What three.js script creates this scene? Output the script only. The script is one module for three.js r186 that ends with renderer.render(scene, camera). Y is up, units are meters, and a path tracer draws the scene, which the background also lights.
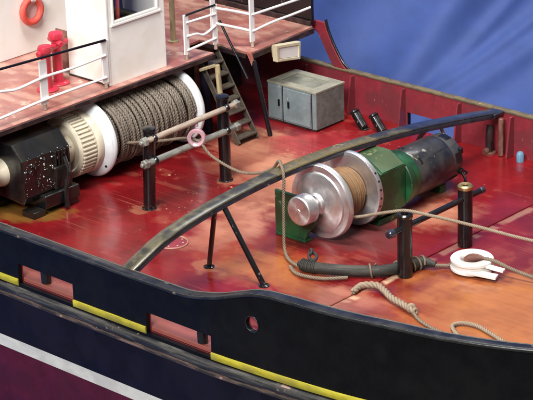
import * as THREE from 'three';
import { RoundedBoxGeometry } from 'three/addons/geometries/RoundedBoxGeometry.js';
import { mergeGeometries, toCreasedNormals, mergeVertices } from 'three/addons/utils/BufferGeometryUtils.js';
import { RectAreaLightUniformsLib } from 'three/addons/lights/RectAreaLightUniformsLib.js';

// ------------------------------------------------------------------ camera, light, exposure
// everything below is written in centimetres of the model boat; CM turns it into metres
const CM = 0.01;
const V = (x, y, z) => new THREE.Vector3(x, y, z);
const scene = new THREE.Scene();
const camera = new THREE.PerspectiveCamera(10.389, 4 / 3, 0.05, 12);
camera.position.set(0.69638, 0.41385, 0.74417);
camera.up.set(-0.23439, 0.92609, -0.29568);
camera.lookAt(0, 0, 0);
scene.add(camera);
const renderer = new THREE.WebGLRenderer({ antialias: true });
renderer.setSize(1024, 768);
renderer.toneMapping = THREE.LinearToneMapping;
renderer.toneMappingExposure = 1.55;
renderer.shadowMap.enabled = true;
RectAreaLightUniformsLib.init();
scene.background = new THREE.Color().setRGB(0.17, 0.17, 0.17);      // the dim hall around the exhibit
function areaLamp(x, y, z, w, h, power, r, g, b, tx = 0, ty = 0, tz = 0) {
  const l = new THREE.RectAreaLight(new THREE.Color().setRGB(r, g, b), power, w, h);
  l.position.set(x, y, z); l.lookAt(tx, ty, tz); scene.add(l);
}
areaLamp(0.25, 1.75, 0.35, 0.7, 0.35, 33, 1.0, 0.98, 0.93);         // lamps of the hall above the exhibit
areaLamp(-0.35, 1.6, -0.9, 0.9, 0.2, 9, 0.97, 0.98, 1.0);           // the next row of lamps, behind
areaLamp(0.75, 1.45, 1.9, 0.9, 0.45, 34, 1.0, 0.98, 0.95);          // added front fill that brightens the faces toward the viewer

// ------------------------------------------------------------------ noise and textures
let seed = 12345;
const rnd = () => { seed = (seed * 1664525 + 1013904223) >>> 0; return seed / 4294967296; };
const rr = (a, b) => a + (b - a) * rnd();
const PERM = new Uint16Array(65536); for (let i = 0; i < 65536; i++) PERM[i] = Math.floor(rnd() * 65536);
const hash = (x, y, s) => PERM[(PERM[(x + s * 131) & 65535] + y * 17) & 65535] / 65535;
function vnoise(x, y, px, py, s) {                                   // value noise that repeats every px, py cells
  const x0 = Math.floor(x), y0 = Math.floor(y), fx = x - x0, fy = y - y0;
  const u = fx * fx * (3 - 2 * fx), v = fy * fy * (3 - 2 * fy);
  const m = (a, p) => ((a % p) + p) % p;
  const a = hash(m(x0, px), m(y0, py), s), b = hash(m(x0 + 1, px), m(y0, py), s), c = hash(m(x0, px), m(y0 + 1, py), s), d = hash(m(x0 + 1, px), m(y0 + 1, py), s);
  return a + (b - a) * u + (c - a) * v + (a - b - c + d) * u * v;
}
function fbm(u, v, fx, fy, oct, s) { let t = 0, a = 0.5, n = 0; for (let o = 0; o < oct; o++) { t += a * vnoise(u * fx, v * fy, fx, fy, s + o * 7); n += a; a *= 0.5; fx *= 2; fy *= 2; } return t / n; }
const sat = (x) => Math.min(1, Math.max(0, x));
const sstep = (a, b, x) => { const t = sat((x - a) / (b - a)); return t * t * (3 - 2 * t); };
const enc = (l) => { l = sat(l); return 255 * (l <= 0.0031308 ? 12.92 * l : 1.055 * Math.pow(l, 1 / 2.4) - 0.055); };
const lin = (r, g, b) => [r, g, b].map((c) => { c /= 255; return c <= 0.04045 ? c / 12.92 : Math.pow((c + 0.055) / 1.055, 2.4); });
function texture(w, h, fn, srgb = true, repeat = true) {
  const d = new Uint8Array(w * h * 4);
  for (let j = 0; j < h; j++) for (let i = 0; i < w; i++) {
    const c = fn((i + 0.5) / w, (j + 0.5) / h), k = (j * w + i) * 4;
    for (let q = 0; q < 3; q++) d[k + q] = srgb ? enc(c[q]) : 255 * sat(c[q]);
    d[k + 3] = 255;
  }
  const t = new THREE.DataTexture(d, w, h);
  t.magFilter = THREE.LinearFilter; t.minFilter = THREE.LinearMipmapLinearFilter; t.generateMipmaps = true;
  if (repeat) t.wrapS = t.wrapT = THREE.RepeatWrapping;
  if (srgb) t.colorSpace = THREE.SRGBColorSpace;
  t.needsUpdate = true; return t;
}
const mix = (a, b, t) => [a[0] + (b[0] - a[0]) * t, a[1] + (b[1] - a[1]) * t, a[2] + (b[2] - a[2]) * t];
// uv are in units of 10 cm, so one tile covers 10 cm of the model
let texSeed = 1;
const ROUGH = texture(256, 256, (u, v) => { const r = 0.72 + 0.5 * (fbm(u, v, 14, 14, 4, 805) - 0.5); return [r, r, r]; }, false);
const BUMP = texture(256, 256, (u, v) => { const r = fbm(u, v, 24, 24, 4, 809); return [r, r, r]; }, false);
function painted({ base, other, vary = 0.18, chip, chipAmount = 0, dirt, dirtAmount = 0, rough = 0.4, roughVary = 0.15, metal = 0, clear = 0, spec = 1, bump = 0.00006, fx = 14, fy = 14, size = 256 }) {
  const s = texSeed; texSeed += 31;
  const map = texture(size, size, (u, v) => {
    let c = base; const n = fbm(u, v, fx, fy, 4, s), f = fbm(u, v, fx * 6, fy * 6, 2, s + 3);
    if (other) c = mix(c, other, sstep(0.38, 0.66, n));
    const k = 1 + vary * ((n - 0.5) * 2.2 + (f - 0.5) * 0.9); c = [c[0] * k, c[1] * k, c[2] * k];
    if (dirt) c = mix(c, dirt, dirtAmount * sstep(0.42, 0.72, fbm(u, v, 9, 9, 4, s + 11)));
    if (chip) { const q = 0.5 * fbm(u, v, 60, 60, 2, s + 17) + 0.5 * fbm(u, v, 12, 12, 3, s + 19); c = mix(c, chip, 0.85 * sstep(0.70 - chipAmount, 0.76 - chipAmount, q)); }
    return c;
  });
  const m = new THREE.MeshPhysicalMaterial({ map, roughnessMap: ROUGH, roughness: Math.min(1, rough / 0.72), metalness: metal, specularIntensity: spec, clearcoat: clear, clearcoatRoughness: 0.18, side: THREE.DoubleSide });
  if (bump) { m.bumpMap = BUMP; m.bumpScale = bump; }
  return m;
}
const M = {
  black: painted({ base: [0.0045, 0.0048, 0.0062], vary: 0.5, rough: 0.22, chip: [0.16, 0.14, 0.12], chipAmount: -0.025, dirt: [0.010, 0.010, 0.012], dirtAmount: 0.5, clear: 0.2 }),
  hull: painted({ base: [0.0026, 0.0026, 0.0034], vary: 0.5, rough: 0.36, dirt: [0.0060, 0.0058, 0.0064], dirtAmount: 0.6, spec: 0.35 }),
  navy: painted({ base: [0.0045, 0.0038, 0.010], vary: 0.3, rough: 0.55, dirt: [0.009, 0.0075, 0.016], dirtAmount: 0.6, spec: 0.3 }),
  rail: painted({ base: [0.008, 0.008, 0.009], other: [0.018, 0.018, 0.018], vary: 0.5, rough: 0.28, chip: [0.16, 0.13, 0.10], chipAmount: -0.03, clear: 0.15 }),
  railEdge: painted({ base: [0.12, 0.115, 0.10], other: [0.04, 0.04, 0.04], vary: 0.5, rough: 0.5, chip: [0.30, 0.25, 0.17], chipAmount: 0.03, fx: 30, fy: 30 }),
  railFar: painted({ base: [0.17, 0.13, 0.07], other: [0.09, 0.07, 0.045], vary: 0.35, rough: 0.5, chip: [0.36, 0.31, 0.22], chipAmount: -0.02, fx: 24, fy: 24 }),
  maroon: painted({ base: [0.072, 0.008, 0.024], vary: 0.25, rough: 0.6, dirt: [0.05, 0.009, 0.02], dirtAmount: 0.5, spec: 0.3 }),
  whiteLine: painted({ base: [0.58, 0.57, 0.52], vary: 0.12, rough: 0.5, dirt: [0.4, 0.38, 0.34], dirtAmount: 0.5, fx: 30, fy: 60 }),
  yellow: painted({ base: [0.38, 0.33, 0.02], vary: 0.3, rough: 0.55, dirt: [0.22, 0.19, 0.03], dirtAmount: 0.7, fx: 24, fy: 60 }),
  strake: painted({ base: [0.016, 0.016, 0.018], other: [0.055, 0.052, 0.046], vary: 0.6, rough: 0.5, chip: [0.30, 0.19, 0.16], chipAmount: 0.0, fx: 8, fy: 60 }),
  strakeWorn: painted({ base: [0.020, 0.018, 0.018], other: [0.12, 0.075, 0.06], vary: 0.6, rough: 0.6, chip: [0.34, 0.21, 0.17], chipAmount: 0.05, fx: 12, fy: 80 }),
  bulwarkRed: painted({ base: [0.24, 0.026, 0.040], other: [0.19, 0.020, 0.030], vary: 0.3, rough: 0.42, chip: [0.42, 0.28, 0.22], chipAmount: -0.06, dirt: [0.12, 0.03, 0.035], dirtAmount: 0.6, clear: 0.2 }),
  deckUpper: painted({ base: [0.36, 0.145, 0.12], other: [0.42, 0.225, 0.175], vary: 0.3, rough: 0.4, chip: [0.55, 0.42, 0.33], chipAmount: 0.0, dirt: [0.33, 0.085, 0.065], dirtAmount: 0.55, clear: 0.4, fx: 10, fy: 20 }),
  fascia: painted({ base: [0.022, 0.010, 0.012], other: [0.05, 0.026, 0.022], vary: 0.4, rough: 0.5, fx: 30, fy: 30 }),
  darkWall: painted({ base: [0.012, 0.010, 0.014], vary: 0.5, rough: 0.4, dirt: [0.03, 0.02, 0.02], dirtAmount: 0.5 }),  // near-black, with the under-deck shadow put into the colour
  white: painted({ base: [0.88, 0.865, 0.82], vary: 0.03, rough: 0.4, dirt: [0.74, 0.68, 0.56], dirtAmount: 0.35, fx: 6, fy: 6 }),
  whiteWire: painted({ base: [0.80, 0.79, 0.78], vary: 0.06, rough: 0.45 }),
  cream: painted({ base: [0.62, 0.56, 0.44], vary: 0.12, rough: 0.45, dirt: [0.42, 0.37, 0.27], dirtAmount: 0.6, chip: [0.2, 0.17, 0.13], chipAmount: -0.04 }),
  flangeWhite: painted({ base: [0.66, 0.69, 0.72], vary: 0.08, rough: 0.4, dirt: [0.45, 0.44, 0.42], dirtAmount: 0.4, chip: [0.15, 0.13, 0.11], chipAmount: -0.05 }),
  tan: painted({ base: [0.36, 0.29, 0.16], vary: 0.25, rough: 0.5, dirt: [0.16, 0.13, 0.085], dirtAmount: 0.7 }),
  pinkBar: painted({ base: [0.44, 0.355, 0.28], other: [0.34, 0.26, 0.2], vary: 0.2, rough: 0.4, dirt: [0.15, 0.11, 0.09], dirtAmount: 0.5 }),
  steelBar: painted({ base: [0.30, 0.30, 0.27], vary: 0.3, rough: 0.35, metal: 0.3, dirt: [0.10, 0.09, 0.075], dirtAmount: 0.7 }),
  ring: painted({ base: [0.44, 0.24, 0.29], vary: 0.25, rough: 0.35, chip: [0.6, 0.55, 0.55], chipAmount: -0.01, dirt: [0.3, 0.2, 0.2], dirtAmount: 0.5 }),
  oily: painted({ base: [0.006, 0.006, 0.007], vary: 0.6, rough: 0.2, dirt: [0.022, 0.018, 0.013], dirtAmount: 0.6, bump: 0.0004, clear: 0.6 }),
  drop: painted({ base: [0.5, 0.52, 0.5], vary: 0.3, rough: 0.2, bump: 0 }),
  alu: painted({ base: [0.76, 0.74, 0.74], vary: 0.16, rough: 0.36, roughVary: 0.10, metal: 0.9, dirt: [0.50, 0.46, 0.47], dirtAmount: 0.6, bump: 0.00005, fx: 40, fy: 40 }),
  green: painted({ base: [0.007, 0.048, 0.016], other: [0.010, 0.070, 0.023], vary: 0.35, rough: 0.42, chip: [0.20, 0.24, 0.15], chipAmount: -0.03, dirt: [0.014, 0.03, 0.014], dirtAmount: 0.6, clear: 0.12 }),
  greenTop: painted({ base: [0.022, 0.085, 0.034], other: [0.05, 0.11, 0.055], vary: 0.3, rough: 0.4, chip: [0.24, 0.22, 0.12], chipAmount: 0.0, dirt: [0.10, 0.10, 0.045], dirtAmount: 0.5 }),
  motor: painted({ base: [0.012, 0.013, 0.020], other: [0.022, 0.023, 0.030], vary: 0.4, rough: 0.34, metal: 0.15, spec: 0.6, dirt: [0.09, 0.08, 0.06], dirtAmount: 0.4, chip: [0.35, 0.32, 0.28], chipAmount: -0.03, fx: 24, fy: 24, clear: 0.4 }),
  motorEnd: painted({ base: [0.10, 0.10, 0.105], other: [0.05, 0.05, 0.055], vary: 0.4, rough: 0.4, metal: 0.5, dirt: [0.16, 0.145, 0.11], dirtAmount: 0.5, fx: 24, fy: 24 }),
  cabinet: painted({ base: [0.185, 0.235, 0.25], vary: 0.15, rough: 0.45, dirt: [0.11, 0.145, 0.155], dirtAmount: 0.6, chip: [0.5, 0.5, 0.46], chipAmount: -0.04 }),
  cabinetSideShade: painted({ base: [0.135, 0.135, 0.125], vary: 0.35, rough: 0.6, dirt: [0.085, 0.085, 0.075], dirtAmount: 0.6, fx: 60, fy: 60 }),  // darker than the front: the shade of this end is put into the colour
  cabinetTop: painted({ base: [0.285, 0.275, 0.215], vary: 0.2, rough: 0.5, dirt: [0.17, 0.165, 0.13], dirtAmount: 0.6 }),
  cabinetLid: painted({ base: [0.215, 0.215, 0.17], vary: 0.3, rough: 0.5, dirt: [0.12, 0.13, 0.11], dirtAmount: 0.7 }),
  redPaint: painted({ base: [0.50, 0.022, 0.050], vary: 0.25, rough: 0.42, dirt: [0.3, 0.03, 0.035], dirtAmount: 0.6, chip: [0.6, 0.25, 0.22], chipAmount: -0.01 }),
  buoy: painted({ base: [0.70, 0.075, 0.055], vary: 0.2, rough: 0.5, dirt: [0.6, 0.2, 0.15], dirtAmount: 0.5 }),
  brown: painted({ base: [0.15, 0.06, 0.045], other: [0.22, 0.11, 0.08], vary: 0.3, rough: 0.5, fx: 8, fy: 40 }),
  brass: painted({ base: [0.55, 0.42, 0.18], vary: 0.2, rough: 0.35, metal: 0.9, dirt: [0.25, 0.18, 0.08], dirtAmount: 0.5 }),
  beamTop: painted({ base: [0.048, 0.044, 0.028], other: [0.085, 0.073, 0.040], vary: 0.5, rough: 0.3, chip: [0.26, 0.23, 0.16], chipAmount: -0.03, fx: 30, fy: 30, clear: 0.4 }),
  beamGold: painted({ base: [0.17, 0.13, 0.05], other: [0.10, 0.085, 0.042], vary: 0.4, rough: 0.28, chip: [0.36, 0.30, 0.17], chipAmount: -0.03, fx: 24, fy: 24, clear: 0.4 }),
  beamBlue: painted({ base: [0.018, 0.021, 0.034], vary: 0.6, rough: 0.22, dirt: [0.05, 0.05, 0.055], dirtAmount: 0.5, chip: [0.22, 0.22, 0.22], chipAmount: -0.03, fx: 30, fy: 30, clear: 0.5 }),
  rope: painted({ base: [0.22, 0.165, 0.115], other: [0.14, 0.105, 0.075], vary: 0.35, rough: 0.9, bump: 0, fx: 40, fy: 40 }),
  ropePale: painted({ base: [0.31, 0.24, 0.17], other: [0.21, 0.16, 0.11], vary: 0.35, rough: 0.9, bump: 0, fx: 40, fy: 40 }),
  ropeDark: painted({ base: [0.15, 0.118, 0.09], other: [0.08, 0.062, 0.048], vary: 0.4, rough: 0.65, bump: 0, dirt: [0.30, 0.255, 0.20], dirtAmount: 0.65, fx: 12, fy: 12 }),
  ropeTan: painted({ base: [0.26, 0.145, 0.065], other: [0.16, 0.085, 0.04], vary: 0.4, rough: 0.8, bump: 0, fx: 40, fy: 40 }),
  strop: painted({ base: [0.030, 0.027, 0.023], other: [0.018, 0.017, 0.015], vary: 0.5, rough: 0.7, fx: 60, fy: 60, dirt: [0.08, 0.07, 0.055], dirtAmount: 0.6 }),
  block: painted({ base: [0.74, 0.72, 0.69], vary: 0.06, rough: 0.45, dirt: [0.55, 0.5, 0.42], dirtAmount: 0.4 }),
  ladder: painted({ base: [0.085, 0.068, 0.05], other: [0.04, 0.033, 0.027], vary: 0.4, rough: 0.5 }),
  floodRim: painted({ base: [0.52, 0.45, 0.30], vary: 0.2, rough: 0.5, dirt: [0.6, 0.58, 0.5], dirtAmount: 0.5 }),
  glass: new THREE.MeshPhysicalMaterial({ color: 0xffffff, transmission: 1, roughness: 0.03, thickness: 0, ior: 1.5 }),
};
M.alu.anisotropy = 0.75; M.alu.anisotropyRotation = 0;
M.interior = painted({ base: [0.012, 0.011, 0.012], vary: 0.2, rough: 0.8 });

// the deck paint: worn red with orange, tan and purple-grey patches, one sheet over x -22..31, z -13.5..15
const DX0 = -22, DX1 = 31.2, DZ0 = -13.5, DZ1 = 15;
const TONE = { or: lin(162, 98, 54), rdor: lin(142, 58, 36), tan: lin(176, 118, 94), pink: lin(160, 44, 52), greySheen: lin(96, 60, 60), red: lin(124, 22, 28), rdbr: lin(124, 46, 38), oil: lin(112, 84, 36) };
const patches = [
  [[16.9, 3.3, 4.5, 'or', 1], [15.8, 5.0, 1.2, 'or', 0.3], [14.4, 6.6, 1.1, 'or', 0.3], [17.8, 1.6, 2.2, 'or', 0.7], [18.4, 3.8, 3.5, 'or', 1], [11, 6.5, 1.6, 'tan', 0.5]],
  [[6.9, 5.2, 2, 'rdor', 0.7], [3, 4.8, 1.9, 'rdor', 0.6], [3.3, 7.2, 1.6, 'rdor', 0.7], [5.0, 6.6, 1.9, 'or', 0.85], [8.6, 6.3, 1.2, 'or', 0.45], [7.2, 6.7, 1.0, 'or', 0.5], [0.1, 1.3, 1.6, 'tan', 0.95]],
  [[-1.6, -3.6, 2.4, 'tan', 1], [-0.9, -1.3, 1.6, 'tan', 0.9], [0.7, 3.7, 1.6, 'tan', 0.9], [0.9, 5.8, 1.3, 'tan', 0.5], [-5.4, -5.6, 2.3, 'tan', 0.85], [-4.1, -2.3, 1.5, 'tan', 0.5]],
  [[-5.9, -4.3, 1.5, 'tan', 0.4], [-1.5, -5, 2, 'tan', 0.8], [-2.8, -7.7, 2.2, 'pink', 0.6], [-3.5, -6.5, 1.5, 'pink', 0.6], [-3.4, 6.9, 1.0, 'pink', 0.2], [-7.6, 4.3, 1, 'pink', 0.15]],
  [[6.8, 0.8, 2.2, 'greySheen', 0.7], [4.8, 0.7, 1.6, 'greySheen', 0.5], [6.7, -1.2, 1.2, 'greySheen', 0.4], [7.4, -3.4, 2, 'tan', 0.8], [7.2, -4.9, 1.5, 'tan', 0.5], [5.4, -10.4, 2.2, 'red', 0.6]],  // purple-grey patches by the small winch: deck reflections painted in
  [[8.1, -9, 1.5, 'red', 0.5], [9.4, 0.6, 1.5, 'red', 0.4], [9.6, 4.8, 1.5, 'red', 0.5], [13.2, -1.8, 2, 'rdbr', 0.5], [-8.0, 8.1, 1.2, 'oil', 0.9], [-8.9, 9.2, 1.0, 'oil', 0.9], [-6.9, 7.8, 0.8, 'oil', 0.7]],
].flat();
const deckTex = texture(2048, 1096, (u, v) => {
  const x = DX0 + u * (DX1 - DX0), z = DZ0 + v * (DZ1 - DZ0);
  const n1 = fbm(u, v, 22, 12, 5, 400), n2 = fbm(u, v, 60, 32, 4, 440);
  const grain = fbm(u, v, 20, 220, 3, 470), grain2 = fbm(u, v, 8, 60, 4, 480);
  let c = mix(lin(122, 20, 24), lin(100, 15, 20), sstep(0.3, 0.7, n1));
  c = mix(c, lin(142, 72, 58), 0.45 * sstep(0.52, 0.72, n2) * sstep(0.45, 0.65, grain2));
  const wx = x + (n1 - 0.5) * 2.6 + (n2 - 0.5) * 1.6 + (grain2 - 0.5) * 1.2, wz = z + (n2 - 0.5) * 2.2 + (grain - 0.5) * 0.6;
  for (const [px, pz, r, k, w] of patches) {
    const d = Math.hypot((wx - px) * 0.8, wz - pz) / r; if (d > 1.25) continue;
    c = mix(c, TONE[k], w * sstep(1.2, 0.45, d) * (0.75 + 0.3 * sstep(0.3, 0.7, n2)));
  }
  const k = 0.86 + 0.38 * (n2 - 0.5) + 0.16 * (grain - 0.5) + 0.14; c = [c[0] * k, c[1] * k, c[2] * k];
  const sp = vnoise(u * 420, v * 224, 420, 224, 500), spm = fbm(u, v, 14, 8, 3, 510);      // specks: old paint chips and painted-in glints
  if (sp > 0.990 - 0.075 * sstep(0.46, 0.64, spm) * sstep(5, -3, x)) c = mix(c, lin(200, 172, 138), 0.7);
  const scr = fbm(u, v, 6, 420, 2, 520); if (scr > 0.80) c = mix(c, lin(180, 110, 88), 0.3 * sstep(0.80, 0.86, scr) * sstep(0.4, 0.6, n1));
  c = mix(c, lin(158, 98, 88), 0.7 * sstep(12.5, 13.5, z + (n2 - 0.5) * 1.2));
  const edge = Math.abs(x - 10.98 - 0.25 * (n2 - 0.5));                                    // bare edge beside the joint of the aft panel
  if (edge < 0.3) c = mix(c, lin(206, 170, 140), 0.8 * sstep(0.3, 0.1, edge) * sstep(0.38, 0.58, fbm(u, v, 20, 40, 3, 530)) * (0.35 + 0.65 * sstep(1.5, 4, z)));
  for (const [qx, qz] of [[-3.92, 4.45], [-3.47, -0.72], [3.49, 7.79]]) { const d = Math.hypot(x - qx, z - qz); c = mix(c, lin(170, 112, 84), 0.45 * sstep(0.75, 0.4, d + (n2 - 0.5) * 2.2)); }
  return c;
}, true, false);
const deckRough = texture(1024, 548, (u, v) => { const r = 0.30 + 0.30 * (fbm(u, v, 26, 14, 4, 600) - 0.42) + 0.16 * (fbm(u, v, 10, 120, 3, 610) - 0.5); return [r, r, r]; }, false, false);
const deckBump = texture(1024, 548, (u, v) => { const r = 0.6 * fbm(u, v, 50, 26, 4, 620) + 0.4 * fbm(u, v, 12, 200, 3, 630); return [r, r, r]; }, false, false);
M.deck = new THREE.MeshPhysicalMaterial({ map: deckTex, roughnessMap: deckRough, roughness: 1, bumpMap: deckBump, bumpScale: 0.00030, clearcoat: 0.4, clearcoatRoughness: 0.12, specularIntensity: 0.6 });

// ------------------------------------------------------------------ geometry helpers (centimetres)
const used = new Map();
function numbered(n) { const k = used.get(n) || 0; used.set(n, k + 1); return k ? `${n}_${String(k).padStart(3, '0')}` : n; }
function thing(name, label, category, [x, y, z], group) {
  const o = new THREE.Group(); o.name = numbered(name); o.position.set(x * CM, y * CM, z * CM);
  o.userData = { label, category, base: [x, y, z] }; if (group) o.userData.group = group;
  scene.add(o); return o;
}
function boxUV(g) {
  const p = g.attributes.position, n = g.attributes.normal, uv = new Float32Array(p.count * 2);
  for (let i = 0; i < p.count; i++) {
    const ax = Math.abs(n.getX(i)), ay = Math.abs(n.getY(i)), az = Math.abs(n.getZ(i));
    const x = p.getX(i), y = p.getY(i), z = p.getZ(i);
    const [a, b] = ay >= ax && ay >= az ? [x, z] : ax >= az ? [z, y] : [x, y];
    uv[2 * i] = a / 10 + 0.37; uv[2 * i + 1] = b / 10 + 0.11;
  }
  g.setAttribute('uv', new THREE.BufferAttribute(uv, 2)); return g;
}
function part(name, geos, mat, parent, keepUV = false) {             // world centimetres -> one mesh under its thing
  let root = parent; while (root.parent && root.parent !== scene) root = root.parent;
  const [bx, by, bz] = root.userData.base;
  const list = (Array.isArray(geos) ? geos : [geos]).map((g0) => {
    const g = g0.index ? g0.toNonIndexed() : g0;
    for (const k of Object.keys(g.attributes)) if (!['position', 'normal', 'uv'].includes(k)) g.deleteAttribute(k);
    if (!g.attributes.normal) g.computeVertexNormals();
    if (!keepUV || !g.attributes.uv) boxUV(g);
    return g;
  });
  let g = list.length > 1 ? mergeGeometries(list) : list[0].clone();
  g.translate(-bx, -by, -bz); g.scale(CM, CM, CM);
  const m = new THREE.Mesh(g, mat); m.name = name; m.castShadow = m.receiveShadow = true; parent.add(m); return m;
}
const box = (x0, x1, y0, y1, z0, z1, r = 0.04) => { const s = [Math.abs(x1 - x0), Math.abs(y1 - y0), Math.abs(z1 - z0)]; return new RoundedBoxGeometry(s[0], s[1], s[2], 2, Math.min(r, Math.min(...s) * 0.45)).translate((x0 + x1) / 2, (y0 + y1) / 2, (z0 + z1) / 2); };
const quatTo = (d) => new THREE.Quaternion().setFromUnitVectors(V(0, 1, 0), d.clone().normalize());
function lathe(profile, p, dir, seg = 48) {                           // profile [r, h] turned about dir through p
  const g = new THREE.LatheGeometry(profile.map(([r, h]) => new THREE.Vector2(Math.max(r, 1e-4), h)), seg);
  const c = toCreasedNormals(g, 0.7); c.applyQuaternion(quatTo(dir)); c.translate(p.x, p.y, p.z); return c;
}
function rod(a, b, r, seg = 20, ch = 0.25) {                          // a round bar with chamfered ends
  const L = a.distanceTo(b), c = r * ch;
  return lathe([[0, 0], [r - c, 0], [r, c], [r, L - c], [r - c, L], [0, L]], a, b.clone().sub(a), seg);
}
function bar(a, b, w, t, up = V(0, 1, 0), r = 0.02) {                 // a flat bar from a to b, w wide, t thick along up
  const d = b.clone().sub(a), L = d.length(), g = new RoundedBoxGeometry(w, t, L, 2, Math.min(r, t * 0.4, w * 0.4));
  const zz = d.normalize(), xx = up.clone().cross(zz).normalize(), yy = zz.clone().cross(xx);
  g.applyMatrix4(new THREE.Matrix4().makeBasis(xx, yy, zz)); const m = a.clone().add(b).multiplyScalar(0.5); return g.translate(m.x, m.y, m.z);
}
function sweep(pts, r, seg = 8, closed = false) {                     // tube through a dense list of points
  const N = pts.length, P = [], Nn = [], I = []; let nrm = null;
  const T = pts.map((p, i) => pts[closed ? (i + 1) % N : Math.min(N - 1, i + 1)].clone().sub(pts[closed ? (i - 1 + N) % N : Math.max(0, i - 1)]).normalize());
  for (let i = 0; i < N; i++) {
    if (!nrm) nrm = (Math.abs(T[0].y) < 0.9 ? V(0, 1, 0) : V(1, 0, 0)).cross(T[0]).normalize(); else nrm = nrm.clone().addScaledVector(T[i], -nrm.dot(T[i])).normalize();
    const bi = T[i].clone().cross(nrm), rad = typeof r === 'function' ? r(i / (N - 1)) : r;
    for (let k = 0; k < seg; k++) { const a = (k / seg) * Math.PI * 2, n = nrm.clone().multiplyScalar(Math.cos(a)).addScaledVector(bi, Math.sin(a)); Nn.push(n.x, n.y, n.z); P.push(pts[i].x + n.x * rad, pts[i].y + n.y * rad, pts[i].z + n.z * rad); }
  }
  const M2 = closed ? N : N - 1;
  for (let i = 0; i < M2; i++) for (let k = 0; k < seg; k++) { const a = i * seg + k, b = i * seg + (k + 1) % seg, j = ((i + 1) % N) * seg, c = j + k, d = j + (k + 1) % seg; I.push(a, b, c, b, d, c); }
  if (!closed) for (const e of [0, N - 1]) { const q = P.length / 3; P.push(pts[e].x, pts[e].y, pts[e].z); const t = T[e].clone().multiplyScalar(e ? 1 : -1); Nn.push(t.x, t.y, t.z); for (let k = 0; k < seg; k++) { const a = e * seg + k, b = e * seg + (k + 1) % seg; e ? I.push(a, b, q) : I.push(b, a, q); } }
  const g = new THREE.BufferGeometry(); g.setAttribute('position', new THREE.Float32BufferAttribute(P, 3)); g.setAttribute('normal', new THREE.Float32BufferAttribute(Nn, 3)); g.setIndex(I); return g;
}
const spline = (pts, n) => new THREE.CatmullRomCurve3(pts.map((p) => V(...p)), false, 'centripetal').getSpacedPoints(n);
function twist(center, R, pitch, strands = 3, seg = 6, closed = false) { // laid rope: strands wound round a dense centre line
  const N = center.length, T = center.map((p, i) => center[Math.min(N - 1, i + 1)].clone().sub(center[Math.max(0, i - 1)]).normalize());
  const rs = R * 0.54, off = R * 0.5, out = []; let nrm = null, len = 0; const fr = [];
  for (let i = 0; i < N; i++) {
    if (!nrm) nrm = (Math.abs(T[0].y) < 0.9 ? V(0, 1, 0) : V(1, 0, 0)).cross(T[0]).normalize(); else nrm = nrm.clone().addScaledVector(T[i], -nrm.dot(T[i])).normalize();
    if (i) len += center[i].distanceTo(center[i - 1]); fr.push([nrm, T[i].clone().cross(nrm), len]);
  }
  for (let s = 0; s < strands; s++) out.push(sweep(center.map((p, i) => { const a = (fr[i][2] / pitch + s / strands) * Math.PI * 2; return p.clone().addScaledVector(fr[i][0], Math.cos(a) * off).addScaledVector(fr[i][1], Math.sin(a) * off); }), rs, seg, false));
  return out;
}
function prism(outline, d0, d1, axis = 'z', bevel = 0.04) {           // outline in (x,y) drawn out along z, or (z,y) along x, or (x,z) along y
  const s = new THREE.Shape(outline.map(([a, b]) => new THREE.Vector2(a, b)));
  const g = new THREE.ExtrudeGeometry(s, { depth: d1 - d0 - 2 * bevel, bevelEnabled: bevel > 0, bevelThickness: bevel, bevelSize: bevel, bevelOffset: -bevel, bevelSegments: 2, curveSegments: 12 });
  g.translate(0, 0, d0 + bevel);
  if (axis === 'x') g.applyMatrix4(new THREE.Matrix4().set(0, 0, 1, 0, 0, 1, 0, 0, 1, 0, 0, 0, 0, 0, 0, 1));
  if (axis === 'y') g.applyMatrix4(new THREE.Matrix4().set(1, 0, 0, 0, 0, 0, 1, 0, 0, 1, 0, 0, 0, 0, 0, 1));
  if (axis !== 'z') { const p = g.index ? g.toNonIndexed() : g, a = p.attributes.position, n = p.attributes.normal; for (let i = 0; i < a.count; i += 3) for (const t of [a, n]) { const x = t.getX(i), y = t.getY(i), z = t.getZ(i); t.setXYZ(i, t.getX(i + 1), t.getY(i + 1), t.getZ(i + 1)); t.setXYZ(i + 1, x, y, z); } return p; }
  return g;
}
function torus(R, r, p, dir, seg = 48, rs = 14) { return new THREE.TorusGeometry(R, r, rs, seg).rotateX(Math.PI / 2).applyQuaternion(quatTo(dir)).translate(p.x, p.y, p.z); }

// ------------------------------------------------------------------ hull and bulwarks
const Z0 = 0.75;
function curve1(xs, ys) {                                             // smooth line through a few points
  return (x) => {
    if (x <= xs[0]) return ys[0]; const n = xs.length; if (x >= xs[n - 1]) return ys[n - 1];
    let i = 0; while (x > xs[i + 1]) i++;
    const h = xs[i + 1] - xs[i], t = (x - xs[i]) / h, s = (j) => j <= 0 || j >= n - 1 ? 0 : (ys[j + 1] - ys[j - 1]) / (xs[j + 1] - xs[j - 1]);
    const a = s(i) * h, b = s(i + 1) * h, y0 = ys[i], y1 = ys[i + 1];
    return (2 * y0 + a - 2 * y1 + b) * t ** 3 + (-3 * y0 - 2 * a + 3 * y1 - b) * t * t + a * t + y0;
  };
}
const half = curve1([-60, 9, 12.3, 16.5, 19, 21.1, 23.7, 26, 28.5, 30, 30.8], [13.1, 13.1, 12.9, 12.45, 12.0, 11.6, 10.75, 9.6, 7.4, 5.0, 2.5]);
const railTop = curve1([-60, 8, 10.2, 11.2, 12.4, 13.6, 16, 20, 24, 31], [2.4, 2.4, 2.78, 3.12, 3.5, 3.6, 3.6, 3.66, 3.72, 3.9]);
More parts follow.
